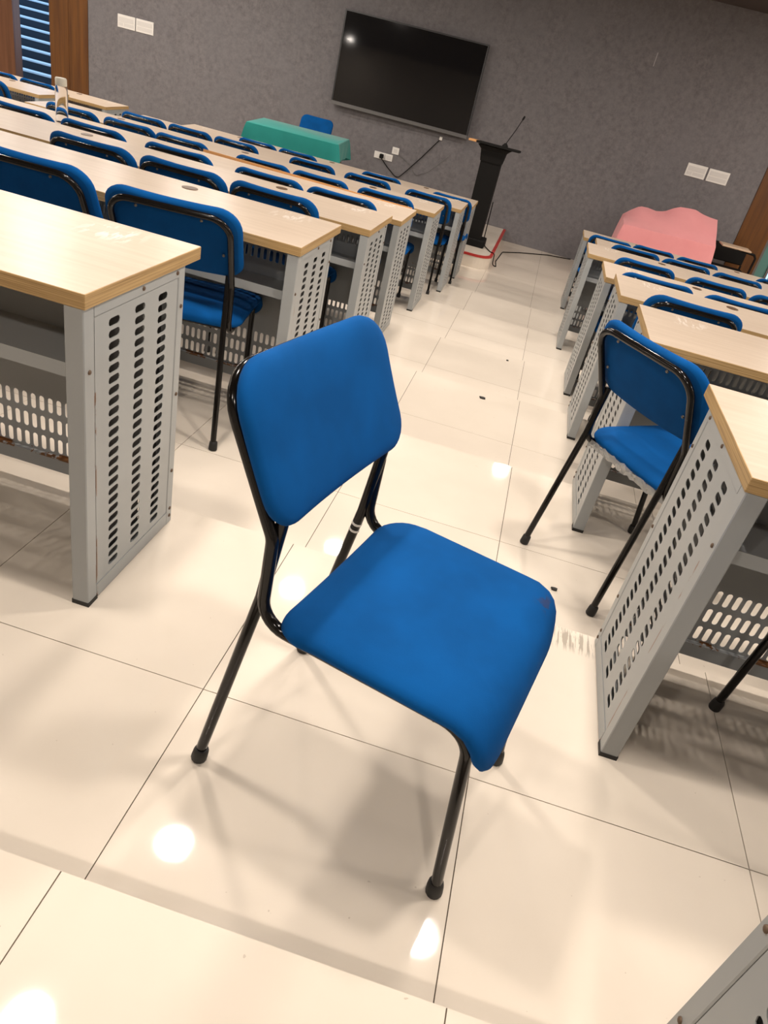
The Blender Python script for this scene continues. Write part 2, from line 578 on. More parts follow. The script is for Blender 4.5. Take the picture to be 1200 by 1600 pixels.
# ------------------------------------------------------------------ downlights
ring = MB().lathe([(0.085, 0.0), (0.105, 0.0), (0.105, -0.006), (0.085, -0.004)], 24).mesh('trim_ring', M['white'], 40)
diff = MB().lathe([(0.084, -0.001), (0.084, -0.003)], 24).mesh('diffuser', mlamp)
lamp_data = bpy.data.lights.new('downlight', 'AREA')
lamp_data.shape = 'DISK'
lamp_data.size = 0.165
lamp_data.energy = LAMP_W
lamp_data.color = LAMP_COLOR
for x, y in LAMP_XY:
    e = empty('ceiling_downlight', (x, y, CEIL_Z))
    tag(e, 'round white recessed downlight in the dark ceiling', 'ceiling light', 'recessed ceiling downlights')
    link('trim_ring', ring, e)
    link('diffuser', diff, e)
    l = bpy.data.objects.new('lamp', lamp_data)
    COL.objects.link(l)
    l.location = (0, 0, -0.008)
    l.parent = e

# ------------------------------------------------------------------ perforated sheet
def sheet(mb, us, vs_, slots, axis, off, th, mi=0):
    """flat sheet in (u,v); us, vs_ are cell boundaries; slots[(i,j)] = (w,h) of a rounded slot in that cell.
    axis 'x': sheet lies in the plane x=off (u=y); axis 'y': plane y=off (u=x)."""
    def P(u, v, k):
        o = off + (th if k else 0)
        return (o, u, v) if axis == 'x' else (u, o, v)
    idx = {}
    def vid(u, v, k):
        key = (round(u, 6), round(v, 6), k)
        if key not in idx:
            idx[key] = len(V); V.append(P(u, v, k))
        return idx[key]
    V, Fc = [], []
    for i in range(len(us) - 1):
        for j in range(len(vs_) - 1):
            u0, u1, v0, v1 = us[i], us[i + 1], vs_[j], vs_[j + 1]
            if (i, j) not in slots:
                for k in (0, 1):
                    q = [vid(u0, v0, k), vid(u1, v0, k), vid(u1, v1, k), vid(u0, v1, k)]
                    Fc.append(tuple(q if k else q[::-1]))
                continue
            w, h = slots[(i, j)]
            uc, vc = (u0 + u1) / 2, (v0 + v1) / 2
            r = min(w, h) * 0.46
            pts = []
            for cx, cy, a0 in ((1, 1, 0), (-1, 1, 90), (-1, -1, 180), (1, -1, 270)):
                for a in (0, 45, 90):
                    t = math.radians(a0 + a)
                    pts.append((uc + cx * (w / 2 - r) + r * math.cos(t), vc + cy * (h / 2 - r) + r * math.sin(t)))
            cor = [(u1, v1), (u0, v1), (u0, v0), (u1, v0)]
            for k in (0, 1):
                pi = [vid(u, v, k) for u, v in pts]
                ci = [vid(u, v, k) for u, v in cor]
                fs = []
                for c in range(4):
                    a = c * 3
                    fs.append((ci[c], pi[a + 2], pi[a + 1], pi[a]))
                    fs.append((ci[c], ci[(c + 1) % 4], pi[(a + 3) % 12], pi[a + 2]))
                for f in fs:
                    Fc.append(f if k else f[::-1])
            for c in range(12):
                d = (c + 1) % 12
                Fc.append((vid(*pts[c], 0), vid(*pts[d], 0), vid(*pts[d], 1), vid(*pts[c], 1)))
    mb.add(V, Fc, mi)
    return mb

# ------------------------------------------------------------------ desk
DL = 3.30
DT = 0.474
DH, DTH = 0.750, 0.030
LEG = 0.406
def side_sheet(off, th):
    us = [0.038, 0.082, 0.134, 0.182, 0.234, 0.280, 0.332, 0.374]
    n = 25
    z0, z1 = 0.057, 0.681
    vs_ = [0.044] + [z0 + (z1 - z0) * k / n for k in range(n + 1)] + [0.694]
    sl = {(i, j): (0.041, 0.0165) for i in (1, 3, 5) for j in range(1, n + 1)}
    return sheet(MB(), us, vs_, sl, 'x', off, th)
ME_OUT = side_sheet(-0.0030, 0.0015).mesh('perforated_panel', M['steel'])
ME_IN = side_sheet(-0.0385, 0.0015).mesh('inner_panel', plain('slot_shade_steel', (0.06, 0.058, 0.055), 0.6))  # inner sheet coloured dark, stands in for the shade behind the slots
def frame_mb():
    """open box frame of one desk end; outer face at x=0, body towards -x"""
    mb = MB()
    mb.bevbox((-0.040, 0.0, 0.008), (0, 0.036, DH - DTH), 0.002)
    mb.bevbox((-0.040, 0.376, 0.0), (0, LEG, DH - DTH), 0.002)
    mb.box((-0.040, 0.036, 0.696), (0, 0.376, DH - DTH))
    mb.box((-0.040, 0.036, 0.004), (0, 0.376, 0.042))
    return mb
ME_FRAME = frame_mb().mesh('end_frame', M['steel'])
ME_CAP = MB().box((-0.041, -0.001, 0.0), (0.001, 0.037, 0.012)).mesh('foot_cap', M['rubber'])
ME_SCREW = MB().lathe([(0.0052, 0), (0.0046, 0.0022), (0.0022, 0.0034)], 8).mesh('screw', M['rust'], 60)
SCREWS = [(0.217, 0.708), (0.367, 0.708), (0.392, 0.625), (0.392, 0.398), (0.392, 0.172), (0.392, 0.050), (0.392, 0.026), (0.017, 0.590)]
def modesty_mb():
    hw_ = DL / 2 - 0.05
    pitch = 0.0246
    n = int(2 * hw_ / pitch)
    m0 = (2 * hw_ - n * pitch) / 2
    us = [-hw_] + [-hw_ + m0 + pitch * k for k in range(n + 1)] + [hw_]
    vs_ = [0.100, 0.1025, 0.162, 0.2215, 0.281, 0.50, 0.5555, 0.611, 0.6665, 0.72]
    sl = {}
    for j in (1, 2, 3, 6, 7):
        for i in range(1, n + 1):
            sl[(i, j)] = (0.0140, 0.0435)
    mb = sheet(MB(), us, vs_, sl, 'y', 0.398, 0.0015)
    mb.box((-hw_, 0.385, 0.060), (hw_, 0.4005, 0.100))
    mb.box((-hw_, 0.383, 0.100), (hw_, 0.399, 0.104))
    return mb
ME_MOD = modesty_mb().mesh('modesty_panel', M['modesty'])
def shelf_mb():
    hw_ = DL / 2 - 0.047
    mb = MB()
    mb.box((-hw_, 0.052, 0.547), (hw_, 0.255, 0.550))
    mb.box((-hw_, 0.050, 0.547), (hw_, 0.053, 0.578))
    pitch = 0.0246
    n = int(2 * hw_ / pitch)
    m0 = (2 * hw_ - n * pitch) / 2
    us = [-hw_] + [-hw_ + m0 + pitch * k for k in range(n + 1)] + [hw_]
    vs_ = [0.548, 0.600, 0.6555, 0.711, 0.72]
    sl = {(i, j): (0.0140, 0.0435) for j in (1, 2) for i in range(1, n + 1)}
    sheet(mb, us, vs_, sl, 'y', 0.254, 0.0015)
    return mb
ME_SHELF = shelf_mb().mesh('shelf', M['steel'])
def top_mb():
    mb = MB()
    bm = bmesh.new()
    bmesh.ops.create_cube(bm, size=1)
    for v in bm.verts:
        v.co = Vector((v.co.x * DL, v.co.y * DT + DT / 2 - 0.004, v.co.z * DTH + DH - DTH / 2))
    bmesh.ops.bevel(bm, geom=bm.edges[:], offset=0.0012, segments=1, affect='EDGES')
    bm.verts.index_update()
    vs = [v.co[:] for v in bm.verts]
    for f in bm.faces:
        mb.add(vs, [[v.index for v in f.verts]], 0 if abs(f.normal.z) > 0.9 else 1)
    bm.free()
    return mb
ME_TOP = top_mb().mesh('tabletop', [M['lam'], M['edge']])
gm = MB().lathe([(0.030, 0.0), (0.030, 0.0025), (0.024, 0.003)], 18).mesh('cable_grommet', plain('brown_plastic', (0.10, 0.055, 0.025), 0.4), 40)

def make_desk(detail):
    r = empty('classroom_desk')
    link('tabletop', ME_TOP, r)
    link('modesty_panel', ME_MOD, r)
    link('shelf', ME_SHELF, r)
    for s in (1, -1):
        fr = link('end_frame', ME_FRAME, r, (s * (DL / 2 - 0.006), 0, 0))
        if s < 0:
            fr.scale = (-1, 1, 1)
        link('perforated_panel', ME_OUT, fr)
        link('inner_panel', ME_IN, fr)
        link('foot_cap', ME_CAP, fr)
        if detail:
            for y, z in SCREWS:
                link('screw', ME_SCREW, fr, (0, y, z), (0, math.pi / 2, 0))
    return r
P_DETAIL, P_PLAIN = make_desk(True), make_desk(False)
used = {P_DETAIL: False, P_PLAIN: False}
def place(proto, loc, rz):
    o = copy_tree(proto)
    o.location = loc
    o.rotation_euler = (0, 0, rz)
    return o

ROW_L = dict(A=-0.479, B=0.681, C=1.756, D=2.766, E=3.985, F=5.204, G=6.329)
ROW_R = {'0': -1.498, 'A': -0.426, 'B': 0.742, 'C': 1.850, 'D': 2.791, 'E': 4.085, 'F': 5.21, 'G': 6.33}
XL = dict(A=-0.405, B=-0.3724, C=-0.3845, D=-0.424, E=-0.4027, F=-0.335, G=-0.335)
XR = {'0': 0.802, 'A': 0.8225, 'B': 0.797, 'C': 0.8074, 'D': 0.8174, 'E': 0.780, 'F': 0.92, 'G': 0.855}
ORD = {'G': 'first', 'F': 'second', 'E': 'third', 'D': 'fourth', 'C': 'fifth', 'B': 'sixth', 'A': 'seventh', '0': 'eighth'}
DESKS = []
GROM = {('left', 'D'): (0.07, (-0.40, 0.70, -1.5)), ('left', 'F'): (0.07, (-0.46, -1.58, 0.66)), ('right', 'F'): (0.08, (-0.92, 0.2, 1.3))}
def desk(row, block):
    z = LEVEL[row] * STEP
    proto = P_DETAIL if row in '0ABC' else P_PLAIN
    if block == 'left':
        x = XL[row] + 0.006 - DL * 0.5; y = ROW_L[row]
    elif block == 'right':
        x = XR[row] - 0.006 + DL * 0.5; y = ROW_R[row]
    else:
        x = -4.42 - DL * 0.5; y = ROW_L[row]
    o = place(proto, (x, y, z), 0)
    blk = {'left': 'left block', 'right': 'right block', 'far': 'left doorway block'}[block]
    lab = f'long maple topped grey steel desk, {ORD[row]} row from the front wall, {blk}'
    special = {('A', 'left'): 'large nearest left desk, maple top, rust-stained perforated grey end panel',
               ('A', 'right'): 'nearest whole right desk, perforated grey end panel beside the main blue chair',
               ('0', 'right'): 'grey perforated desk end cut off at the bottom right corner of the photo',
               ('D', 'left'): 'long maple desk carrying the clear bottle and a loose orange edge strip',
               ('B', 'right'): 'right maple desk at which the turned blue chair stands'}
    tag(o, special.get((row, block), lab), 'desk', 'rows of long desks')
    gy, gxs = GROM.get((block, row), (0.385, (-1.1 if block == 'left' else -1.06, 0.0, 1.1)))
    if block == 'left' and (block, row) not in GROM: gxs = (1.075, 0.0, -1.07)
    for gx in gxs:
        link('cable_grommet', gm, o, (gx, gy, DH - 0.0005))
    DESKS.append(o)
    return o
for r_ in 'ABCDEFG':
    desk(r_, 'left')
for r_ in '0ABCDEFG':
    desk(r_, 'right')
for r_ in 'FG':
    desk(r_, 'far')
# loose edging along the far edge of the fourth row desk
strip = MB()
xs_ = [-1.90 + 0.05 * k for k in range(30)]
ys_ = [3.2375 + 0.030 * max(0.0, (-1.2 - x) / 0.7) ** 2 for x in xs_]
zs_ = [0.004 * math.sin(3 * x) for x in xs_]
V_ = []
for x, y, dz in zip(xs_, ys_, zs_):
    for a, b in ((0, -0.022), (0.004, -0.022), (0.004, 0.010), (0, 0.010)):
        V_.append((x, y + a, -3 * STEP + DH + b + dz))
F_ = [(i * 4 + k, i * 4 + (k + 1) % 4, i * 4 + 4 + (k + 1) % 4, i * 4 + 4 + k) for i in range(len(xs_) - 1) for k in range(4)]
F_ += [(3, 2, 1, 0), tuple(len(V_) - 4 + k for k in range(4))]
strip.add(V_, F_)
dD = [d for d in DESKS if 'orange edge strip' in d['label']][0]
so = strip.obj('edge_strip', M['oak'], dD)
so.location = (-dD.location[0], -dD.location[1], -dD.location[2])
so['label'] = 'loose orange edging strip'

# ------------------------------------------------------------------ chair
TR = 0.0105
AW, AF = 0.183, 0.171
ARF = 0.189                         # half spacing of the rear feet
def chair_frame_path():
    half = [(AF, 0.513, 0.006), (AW, 0.470, 0.412), (AW, 0.088, 0.412), (AW, 0.088, 0.578), (AW + 0.004, -0.026, 0.808)]
    pts = half + [(-x, y, z) for x, y, z in reversed(half)]
    rad = [0.055, 0.050, 0.05, 0.065]
    return fillet(pts, rad + rad[::-1], 7)
def pad(outline, surf, thick, name, mats, crown=0.006, back_mat=None, rings=9, pw=2.6):
    """pillow over a closed outline; surf(x,s) -> (point, normal)"""
    K = len(outline)
    cx = sum(p[0] for p in outline) / K
    cy = sum(p[1] for p in outline) / K
    mb = MB()
    V, Fc, MI = [], [], []
    ts = [math.sin(math.pi / 2 * (k + 1) / rings) for k in range(rings)]
    def pt(x, y, t, side):
        p, n = surf(x, y)
        h = thick / 2 * max(0.0, 1 - t ** (pw * 2.2)) ** (1 / pw)
        return p + n * (h * side + (crown * (1 - t * t) if side > 0 else 0))
    V.append(pt(cx, cy, 0, 1)); V.append(pt(cx, cy, 0, -1))
    base = {}
    for side in (1, -1):
        for i, t in enumerate(ts):
            if i == rings - 1 and side < 0:
                base[(i, -1)] = base[(i, 1)]; continue
            base[(i, side)] = len(V)
            for x, y in outline:
                V.append(pt(cx + (x - cx) * t, cy + (y - cy) * t, t, side))
    for side in (1, -1):
        c = 0 if side > 0 else 1
        for k in range(K):
            k2 = (k + 1) % K
            f = [c, base[(0, side)] + k, base[(0, side)] + k2]
            Fc.append(f if side > 0 else f[::-1]); MI.append(0 if side > 0 else 1)
            for i in range(rings - 1):
                a, b = base[(i, side)], base[(i + 1, side)]
                q = [a + k, b + k, b + k2, a + k2]
                Fc.append(q if side > 0 else q[::-1]); MI.append(0 if side > 0 or i >= rings - 3 else 1)
    mb.v, mb.f, mb.m = [tuple(v) for v in V], [tuple(f) for f in Fc], MI
    return mb.mesh(name, mats, 180)
def rrect(x0, x1, y0, y1, rr, n=7, side=12):
    """rounded rectangle, radii at (x1,y1),(x0,y1),(x0,y0),(x1,y0)"""
    out = []
    cs = [(x1, y1, 0, -1, -1), (x0, y1, 90, 1, -1), (x0, y0, 180, 1, 1), (x1, y0, 270, -1, 1)]
    for (cx, cy, a0, sx, sy), r in zip(cs, rr):
        for k in range(n + 1):
            t = math.radians(a0 + 90 * k / n)
            out.append((cx + sx * r + r * math.cos(t), cy + sy * r + r * math.sin(t)))
    # extra points on the straight runs
    res = []
    for i, p in enumerate(out):
        q = out[(i + 1) % len(out)]
        res.append(p)
        d = math.hypot(q[0] - p[0], q[1] - p[1])
        if d > 0.06:
            for k in range(1, side):
                res.append((p[0] + (q[0] - p[0]) * k / side, p[1] + (q[1] - p[1]) * k / side))
    return res
SEAT_PROF = fillet([(0, 0.120, 0.428), (0, 0.200, 0.440), (0, 0.478, 0.438), (0, 0.511, 0.350)], [0.12, 0.055], 8)
def along(prof):
    L = [0.0]
    for a, b in zip(prof[:-1], prof[1:]):
        L.append(L[-1] + (b - a).length)
    def f(s):
        s = max(0.0, min(L[-1] - 1e-6, s))
        for i in range(len(prof) - 1):
            if s <= L[i + 1]:
                t = (s - L[i]) / max(1e-9, L[i + 1] - L[i])
                p = prof[i].lerp(prof[i + 1], t)
                d = (prof[i + 1] - prof[i]).normalized()
                return p, d
        return prof[-1], (prof[-1] - prof[-2]).normalized()
    return f, L[-1]
seat_f, SEAT_L = along(SEAT_PROF)
def seat_surf(x, s):
    p, d = seat_f(s)
    p0, d0 = seat_f(s - 0.02); p1, d1 = seat_f(s + 0.02)
    d = (d + d0 + d1).normalized()
    n = Vector((0, -d.z, d.y))
    return Vector((x, p.y, p.z)) + n * (0.010 * -(1 - (x / 0.21) ** 2) * (1 if s < 0.34 else 0.0) * 0.6), n
def back_surf(x, s):
    e = Vector((0, -0.4435, 0.8963))
    n = Vector((0, 0.8963, 0.4435))
    p = Vector((x, 0.088, 0.567)) + e * s
    return p + n * (0.029 + 0.012 * (x / 0.2) ** 2 - 0.004 * math.sin(math.pi * s / 0.27)), n
def seat_me(mat):
    return pad(rrect(-0.216, 0.216, 0.0, SEAT_L, (0.062, 0.088, 0.06, 0.06)), seat_surf, 0.042, 'seat', [mat, M['shell']], 0.007)
ME_SEAT, ME_SEAT_W = seat_me(M['fabric']), seat_me(M['fabric_worn'])
ME_BACK = pad(rrect(-0.216, 0.216, 0.028, 0.281, (0.075, 0.075, 0.055, 0.055)), back_surf, 0.040, 'backrest', [M['fabric'], M['shell']], 0.004)
ME_CF = MB().tube(chair_frame_path(), TR, 12).mesh('frame', M['black'], 60)
def leg_me(s):
    x1 = s * (AW - (0.012 if s > 0 else 0.006))
    return MB().tube([(s * ARF, 0.0, 0.006), (x1, 0.0765, 0.45), (x1 - s * 0.002, 0.093, 0.610)], TR, 12).mesh('rear_leg', M['black'], 60)
ME_LEG = {s: leg_me(s) for s in (1, -1)}
ME_BAR = MB().tube([(-AW, 0, 0), (AW, 0, 0)], 0.008, 8).mesh('crossbar', M['black'], 60)
ME_FOOT = MB().lathe([(0.0140, 0), (0.0158, 0.004), (0.0152, 0.022), (0.0142, 0.030), (0.0120, 0.034)], 14).mesh('rubber_foot', M['rubber'], 50)
ME_BOLT = MB().lathe([(0.0052, 0), (0.0045, 0.003), (0.002, 0.0042)], 8).mesh('bolt', M['bolt'], 60)
def make_chair(detail=True):
    r = empty('padded_chair')
    fr = link('frame', ME_CF, r)
    link('seat', ME_SEAT, r)
    link('backrest', ME_BACK, r)
    for s in (1, -1):
        lg = link('rear_leg', ME_LEG[s], r)
        link('rubber_foot', ME_FOOT, lg, (s * ARF, 0.001, 0), (-0.17, 0, 0))
        link('rubber_foot', ME_FOOT, fr, (s * AF, 0.5125, 0), (0.10, 0, 0))
    for y in (0.16, 0.41):
        link('crossbar', ME_BAR, r, (0, y, 0.404))
    e = Vector((0, -0.4435, 0.8963)); n = Vector((0, 0.8963, 0.4435))
    rot = (math.pi / 2 + 0.4595, 0, 0)
    for x, s in ((-0.10, 0.252), (0.10, 0.252), (-0.160, 0.130), (0.160, 0.130)):
        p = Vector((x, 0.088, 0.567)) + e * s + n * (0.009 if abs(x) < 0.12 else 0.013)
        link('bolt', ME_BOLT, r, p - n * (0.010 if abs(x) < 0.12 else 0.004), rot)
    return r
P_CHAIR = make_chair()
used[P_CHAIR] = False
CHAIRS = 'blue chairs at the desk rows'
def chair(x, y, z, rz, label, group=CHAIRS):
    o = place(P_CHAIR, (x, y, z), rz)
    tag(o, label, 'chair', group)
    return o

# the main chair in the aisle
mc = chair(0.006 + 0.242 * AW, -0.757 + 0.970 * AW, 0, math.radians(-104.01),
           'blue padded chair with black tube frame alone in the middle of the aisle', 'blue chairs standing in the aisle')
for ch_ in mc.children:
    if ch_.data == ME_SEAT:
        ch_.data = ME_SEAT_W
tape = MB()
for q in (0.395, 0.412):
    yy = 0.0765 * q / 0.45
    xx = -(ARF + (AW - 0.006 - ARF) * q / 0.45)
    tape.tube([(xx, yy, q), (xx + 0.0002, yy + 0.0009, q + 0.005)], TR + 0.0008, 12)
lg_far = [c for c in mc.children if c.name.startswith('rear_leg') and c.data == ME_LEG[-1]][0]
tp = tape.obj('tape_band', M['white'], lg_far)
tp['label'] = 'white tape rings'

bchair = chair(0.738, 0.406, -STEP, math.radians(-51.4),
               'blue chair turned askew at the right desks, clear film under its seat', 'blue chairs standing in the aisle')
film = MB()
rnd = random.Random(3)
vs = []
for k in range(25):
    x = -0.185 + 0.37 * k / 24
    for zz in (0.424, 0.411, 0.399):
        vs.append((x, 0.110 + rnd.uniform(-0.004, 0.004), zz + rnd.uniform(-0.004, 0.004)))
film.add(vs, [(k * 3 + j, k * 3 + j + 1, k * 3 + j + 4, k * 3 + j + 3) for k in range(24) for j in range(2)])
fo = film.obj('plastic_film', M['film'], bchair)
fo['label'] = 'crumpled clear film under the seat'

SEATS_L = {'B': [(-0.737, 0.514), (-1.245, 0.548)],
           'C': [(-0.815, 1.62), (-1.25, 1.62), (-1.685, 1.61)],
           'D': [(-0.765, 2.63), (-1.205, 2.62), (-1.77, 2.635), (-2.31, 2.635), (-2.75, 2.61)],
           'E': [(-0.74, 3.76), (-1.225, 3.74), (-1.66, 3.73), (-2.29, 3.74), (-2.73, 3.79), (-3.175, 3.77)],
           'F': [(-0.62, 5.03), (-1.18, 5.04), (-1.70, 5.06), (-2.42, 5.06), (-2.86, 5.06), (-3.30, 5.05)],
           'G': [(-0.535, 6.07), (-1.30, 6.18), (-2.21, 6.195), (-2.65, 6.195)]}
SEATS_R = {'A': [(1.507, -0.536)],
           'C': [(1.10, 1.66)], 'D': [(1.08, 2.655), (1.55, 2.655)],
           'E': [(1.16, 3.80), (1.665, 3.79), (2.11, 3.78)],
           'F': [(1.23, 5.07), (1.67, 5.07), (2.11, 5.06)],
           'G': [(1.10, 6.09), (1.54, 6.19), (1.98, 6.18), (2.78, 6.19)]}
NTH = ['first', 'second', 'third', 'fourth', 'fifth', 'sixth']
for r_, lst in SEATS_L.items():
    for k, (x, y) in enumerate(lst):
        lab = f'blue chair tucked at the {ORD[r_]} left desk row from front, {NTH[k]} from the aisle'
        if (r_, k) == ('B', 0): lab = 'blue chair with black frame just behind the large nearest left desk corner'
        if (r_, k) == ('B', 1): lab = 'blue chair back cut by the left photo edge behind the nearest left desk'
        chair(x, y, LEVEL[r_] * STEP, math.radians(8.5 if (r_, k) == ('B', 0) else rnd.uniform(-2, 2)), lab)
for r_, lst in SEATS_R.items():
    for k, (x, y) in enumerate(lst):
        lab = f'blue chair tucked at the {ORD[r_]} right desk row from front, {NTH[k]} from the aisle'
        if r_ == 'A': lab = 'chair of which only one black leg shows under the nearest right desk'
        chair(x, y, LEVEL[r_] * STEP, math.radians(rnd.uniform(-2, 2)) if r_ != 'A' else math.radians(25), lab)
chair(-4.70, 4.84, LEVEL['F'] * STEP, 0, 'blue chair at the left photo edge, across the side aisle')
chair(-5.13, 6.195, LEVEL['G'] * STEP, 0, 'blue chair back before the left doorway, nearer the side aisle')
chair(-5.58, 6.195, LEVEL['G'] * STEP, 0, 'blue chair back before the left doorway, at the photo edge')

# ------------------------------------------------------------------ platform, lectern, tables
PZ = FLOOR_Z + 0.15
pl = empty('podium_platform', (0, 0, FLOOR_Z))
tag(pl, 'low cream tiled platform with red rim under the black lectern', 'platform')
def plat_outline(inset=0.0):
    x0, x1, y0, y1, r = -5.0 + inset, -0.035 - inset, 7.05 + inset, WALL_Y - 0.005, 0.20 - inset
    pts = [(x0, y1), (x0, y0)]
    for k in range(9):
        t = math.radians(-90 + 90 * k / 8)
        pts.append((x1 - r + r * math.cos(t), y0 + r + r * math.sin(t)))
    pts.append((x1, y1))
    return pts
MB().prism(plat_outline(0.004), 0, 0.146, 0).obj('platform_body', M['tile'], pl)
MB().prism(plat_outline(0.035), 0.146, 0.15, 0).obj('platform_top', M['tile'], pl)
oc, ic = plat_outline(0.0)[1:], plat_outline(0.035)[1:]
rim = MB()
n = len(oc)
rim.add([(x, y, 0.128) for x, y in oc] + [(x, y, 0.150) for x, y in oc] + [(x, y, 0.151) for x, y in ic] + [(x, y, 0.128) for x, y in ic],
        [(a * n + i, a * n + i + 1, ((a + 1) % 4) * n + i + 1, ((a + 1) % 4) * n + i) for a in range(4) for i in range(n - 1)])
ro = rim.obj('edge_trim', M['red'], pl)
ro['label'] = 'red rim'

# lectern
lc = empty('lectern', (-0.357, 7.50, PZ))
tag(lc, 'tall narrow black lectern with flared head on the platform', 'lectern')
MB().bevbox((-0.175, -0.03, 0), (0.175, 0.26, 0.085), 0.01).obj('base', M['dark'], lc)
c_ = MB()
for (a, z) in ((0.112, 0.085), (0.112, 0.925)):
    pass
c_.add([(-0.112, 0, 0.085), (0.112, 0, 0.085), (0.112, 0.20, 0.085), (-0.112, 0.20, 0.085),
        (-0.118, 0, 0.93), (0.118, 0, 0.93), (0.118, 0.20, 0.93), (-0.118, 0.20, 0.93)],
       [(3, 2, 1, 0), (4, 5, 6, 7), (0, 1, 5, 4), (1, 2, 6, 5), (2, 3, 7, 6), (3, 0, 4, 7)])
c_.obj('column', M['dark'], lc)
h_ = MB()
h_.add([(-0.125, -0.01, 0.925), (0.125, -0.01, 0.925), (0.125, 0.21, 0.925), (-0.125, 0.21, 0.925),
        (-0.145, -0.02, 1.045), (0.145, -0.02, 1.045), (0.145, 0.23, 1.045), (-0.145, 0.23, 1.045),
        (-0.19, -0.05, 1.09), (0.19, -0.05, 1.09), (0.19, 0.28, 1.07), (-0.19, 0.28, 1.07)],
       [(3, 2, 1, 0), (0, 1, 5, 4), (1, 2, 6, 5), (2, 3, 7, 6), (3, 0, 4, 7), (4, 5, 9, 8), (5, 6, 10, 9), (6, 7, 11, 10), (7, 4, 8, 11), (8, 9, 10, 11)])
h_.obj('head', M['dark'], lc)
MB().bevbox((-0.21, -0.20, -0.012), (0.29, 0.20, 0.012), 0.004).obj('reading_board', M['dark'], lc, loc=(0, 0.11, 1.098), rot=(-0.06, 0, 0))
wb = MB().bevbox((-0.30, -0.20, -0.010), (-0.212, 0.20, 0.012), 0.003).obj('wood_edge', M['oak'], lc, loc=(0, 0.11, 1.098), rot=(-0.06, 0, 0))
wb['label'] = 'orange wood end of the reading board'
mic = empty('gooseneck_microphone', (-0.25, 7.56, PZ + 1.112))
tag(mic, 'thin black gooseneck microphone standing on the lectern', 'microphone')
MB().lathe([(0.035, 0), (0.035, 0.012), (0.02, 0.03), (0.012, 0.04)], 16).obj('mic_base', M['dark'], mic, 40)
MB().tube([(0, 0, 0.03), (0.035, 0, 0.11), (0.075, 0, 0.20), (0.118, 0, 0.315)], 0.0045, 8).obj('stem', M['dark'], mic, 60)
MB().tube([(0.112, 0, 0.302), (0.118, 0, 0.318), (0.128, 0, 0.345)], [0.008, 0.012, 0.009], 10).obj('capsule', M['dark'], mic, 60)

# draped table cloths
def drape(w, d, drop_f, drop_s, drop_b, seed):
    """table cloth, origin at table-top centre; returns MB"""
    rn = random.Random(seed)
    mb = MB()
    loop = []
    nx, ny = 22, 10
    for k in range(nx): loop.append((-w / 2 + w * k / nx, -d / 2, 0, -1, drop_f))
    for k in range(ny): loop.append((w / 2, -d / 2 + d * k / ny, 1, 0, drop_s))
    for k in range(nx): loop.append((w / 2 - w * k / nx, d / 2, 0, 1, drop_b))
    for k in range(ny): loop.append((-w / 2, d / 2 - d * k / ny, -1, 0, drop_s))
    n = len(loop)
    V = []
    for lev in range(7):
        for i, (x, y, ox, oy, dr) in enumerate(loop):
            pr, nx_ = loop[i - 1], loop[(i + 1) % n]
            corner = (abs(abs(x) - w / 2) < 1e-6 and abs(abs(y) - d / 2) < 1e-6)
            near = min(abs(abs(x) - w / 2) / 0.18, abs(abs(y) - d / 2) / 0.18, 99) if (ox == 0 or oy == 0) else 0
            cx, cy = (math.copysign(1, x), math.copysign(1, y)) if corner else (ox, oy)
            dd = (drop_s + dr) / 2 if corner else dr
            if lev == 0: V.append((x * 0.985, y * 0.975, 0.0))
            elif lev == 1: V.append((x, y, -0.006))
            else:
                t = (lev - 1) / 5
                wave = 0.010 * math.sin(i * 1.7 + seed) * t + (0.045 * t if corner else 0.0)
                V.append((x + cx * (0.006 + wave), y + cy * (0.006 + wave), -0.006 - dd * t))
    Fc = [(l * n + i, (l + 1) * n + i, (l + 1) * n + (i + 1) % n, l * n + (i + 1) % n) for l in range(6) for i in range(n)]
    Fc.append(tuple(range(n)))
    return mb.add(V, Fc)
def table(x, y, z, w, d, h, label):
    t = empty('presentation_table', (x, y, z))
    tag(t, label, 'table')
    MB().bevbox((-w / 2, -d / 2, h - 0.025), (w / 2, d / 2, h), 0.003).obj('tabletop', M['brown'], t)
    for sx in (-1, 1):
        for sy in (-1, 1):
            MB().box((sx * (w / 2 - 0.06) - 0.02, sy * (d / 2 - 0.06) - 0.02, 0), (sx * (w / 2 - 0.06) + 0.02, sy * (d / 2 - 0.06) + 0.02, h - 0.025)).obj('leg', M['brown'], t)
    return t
TW, TD = 1.09, 0.74
tt_ = table(-2.66, 7.56, PZ, TW - 0.02, TD - 0.02, 0.720, 'brown table hidden under the teal cloth on the platform')
tc_ = drape(TW, TD, 0.36, 0.20, 0.25, 2).obj('teal_tablecloth', M['teal'], None, 35, (-2.66, 7.56, PZ + 0.727), (0, 0, math.radians(6)))
tt_.rotation_euler = (0, 0, math.radians(6))
tag(tc_, 'teal green cloth draped over the table before the front wall', 'tablecloth')
chair(-2.71, 8.40, PZ, math.pi, 'blue chair behind the teal covered table, facing the desks', 'blue chairs at the front')

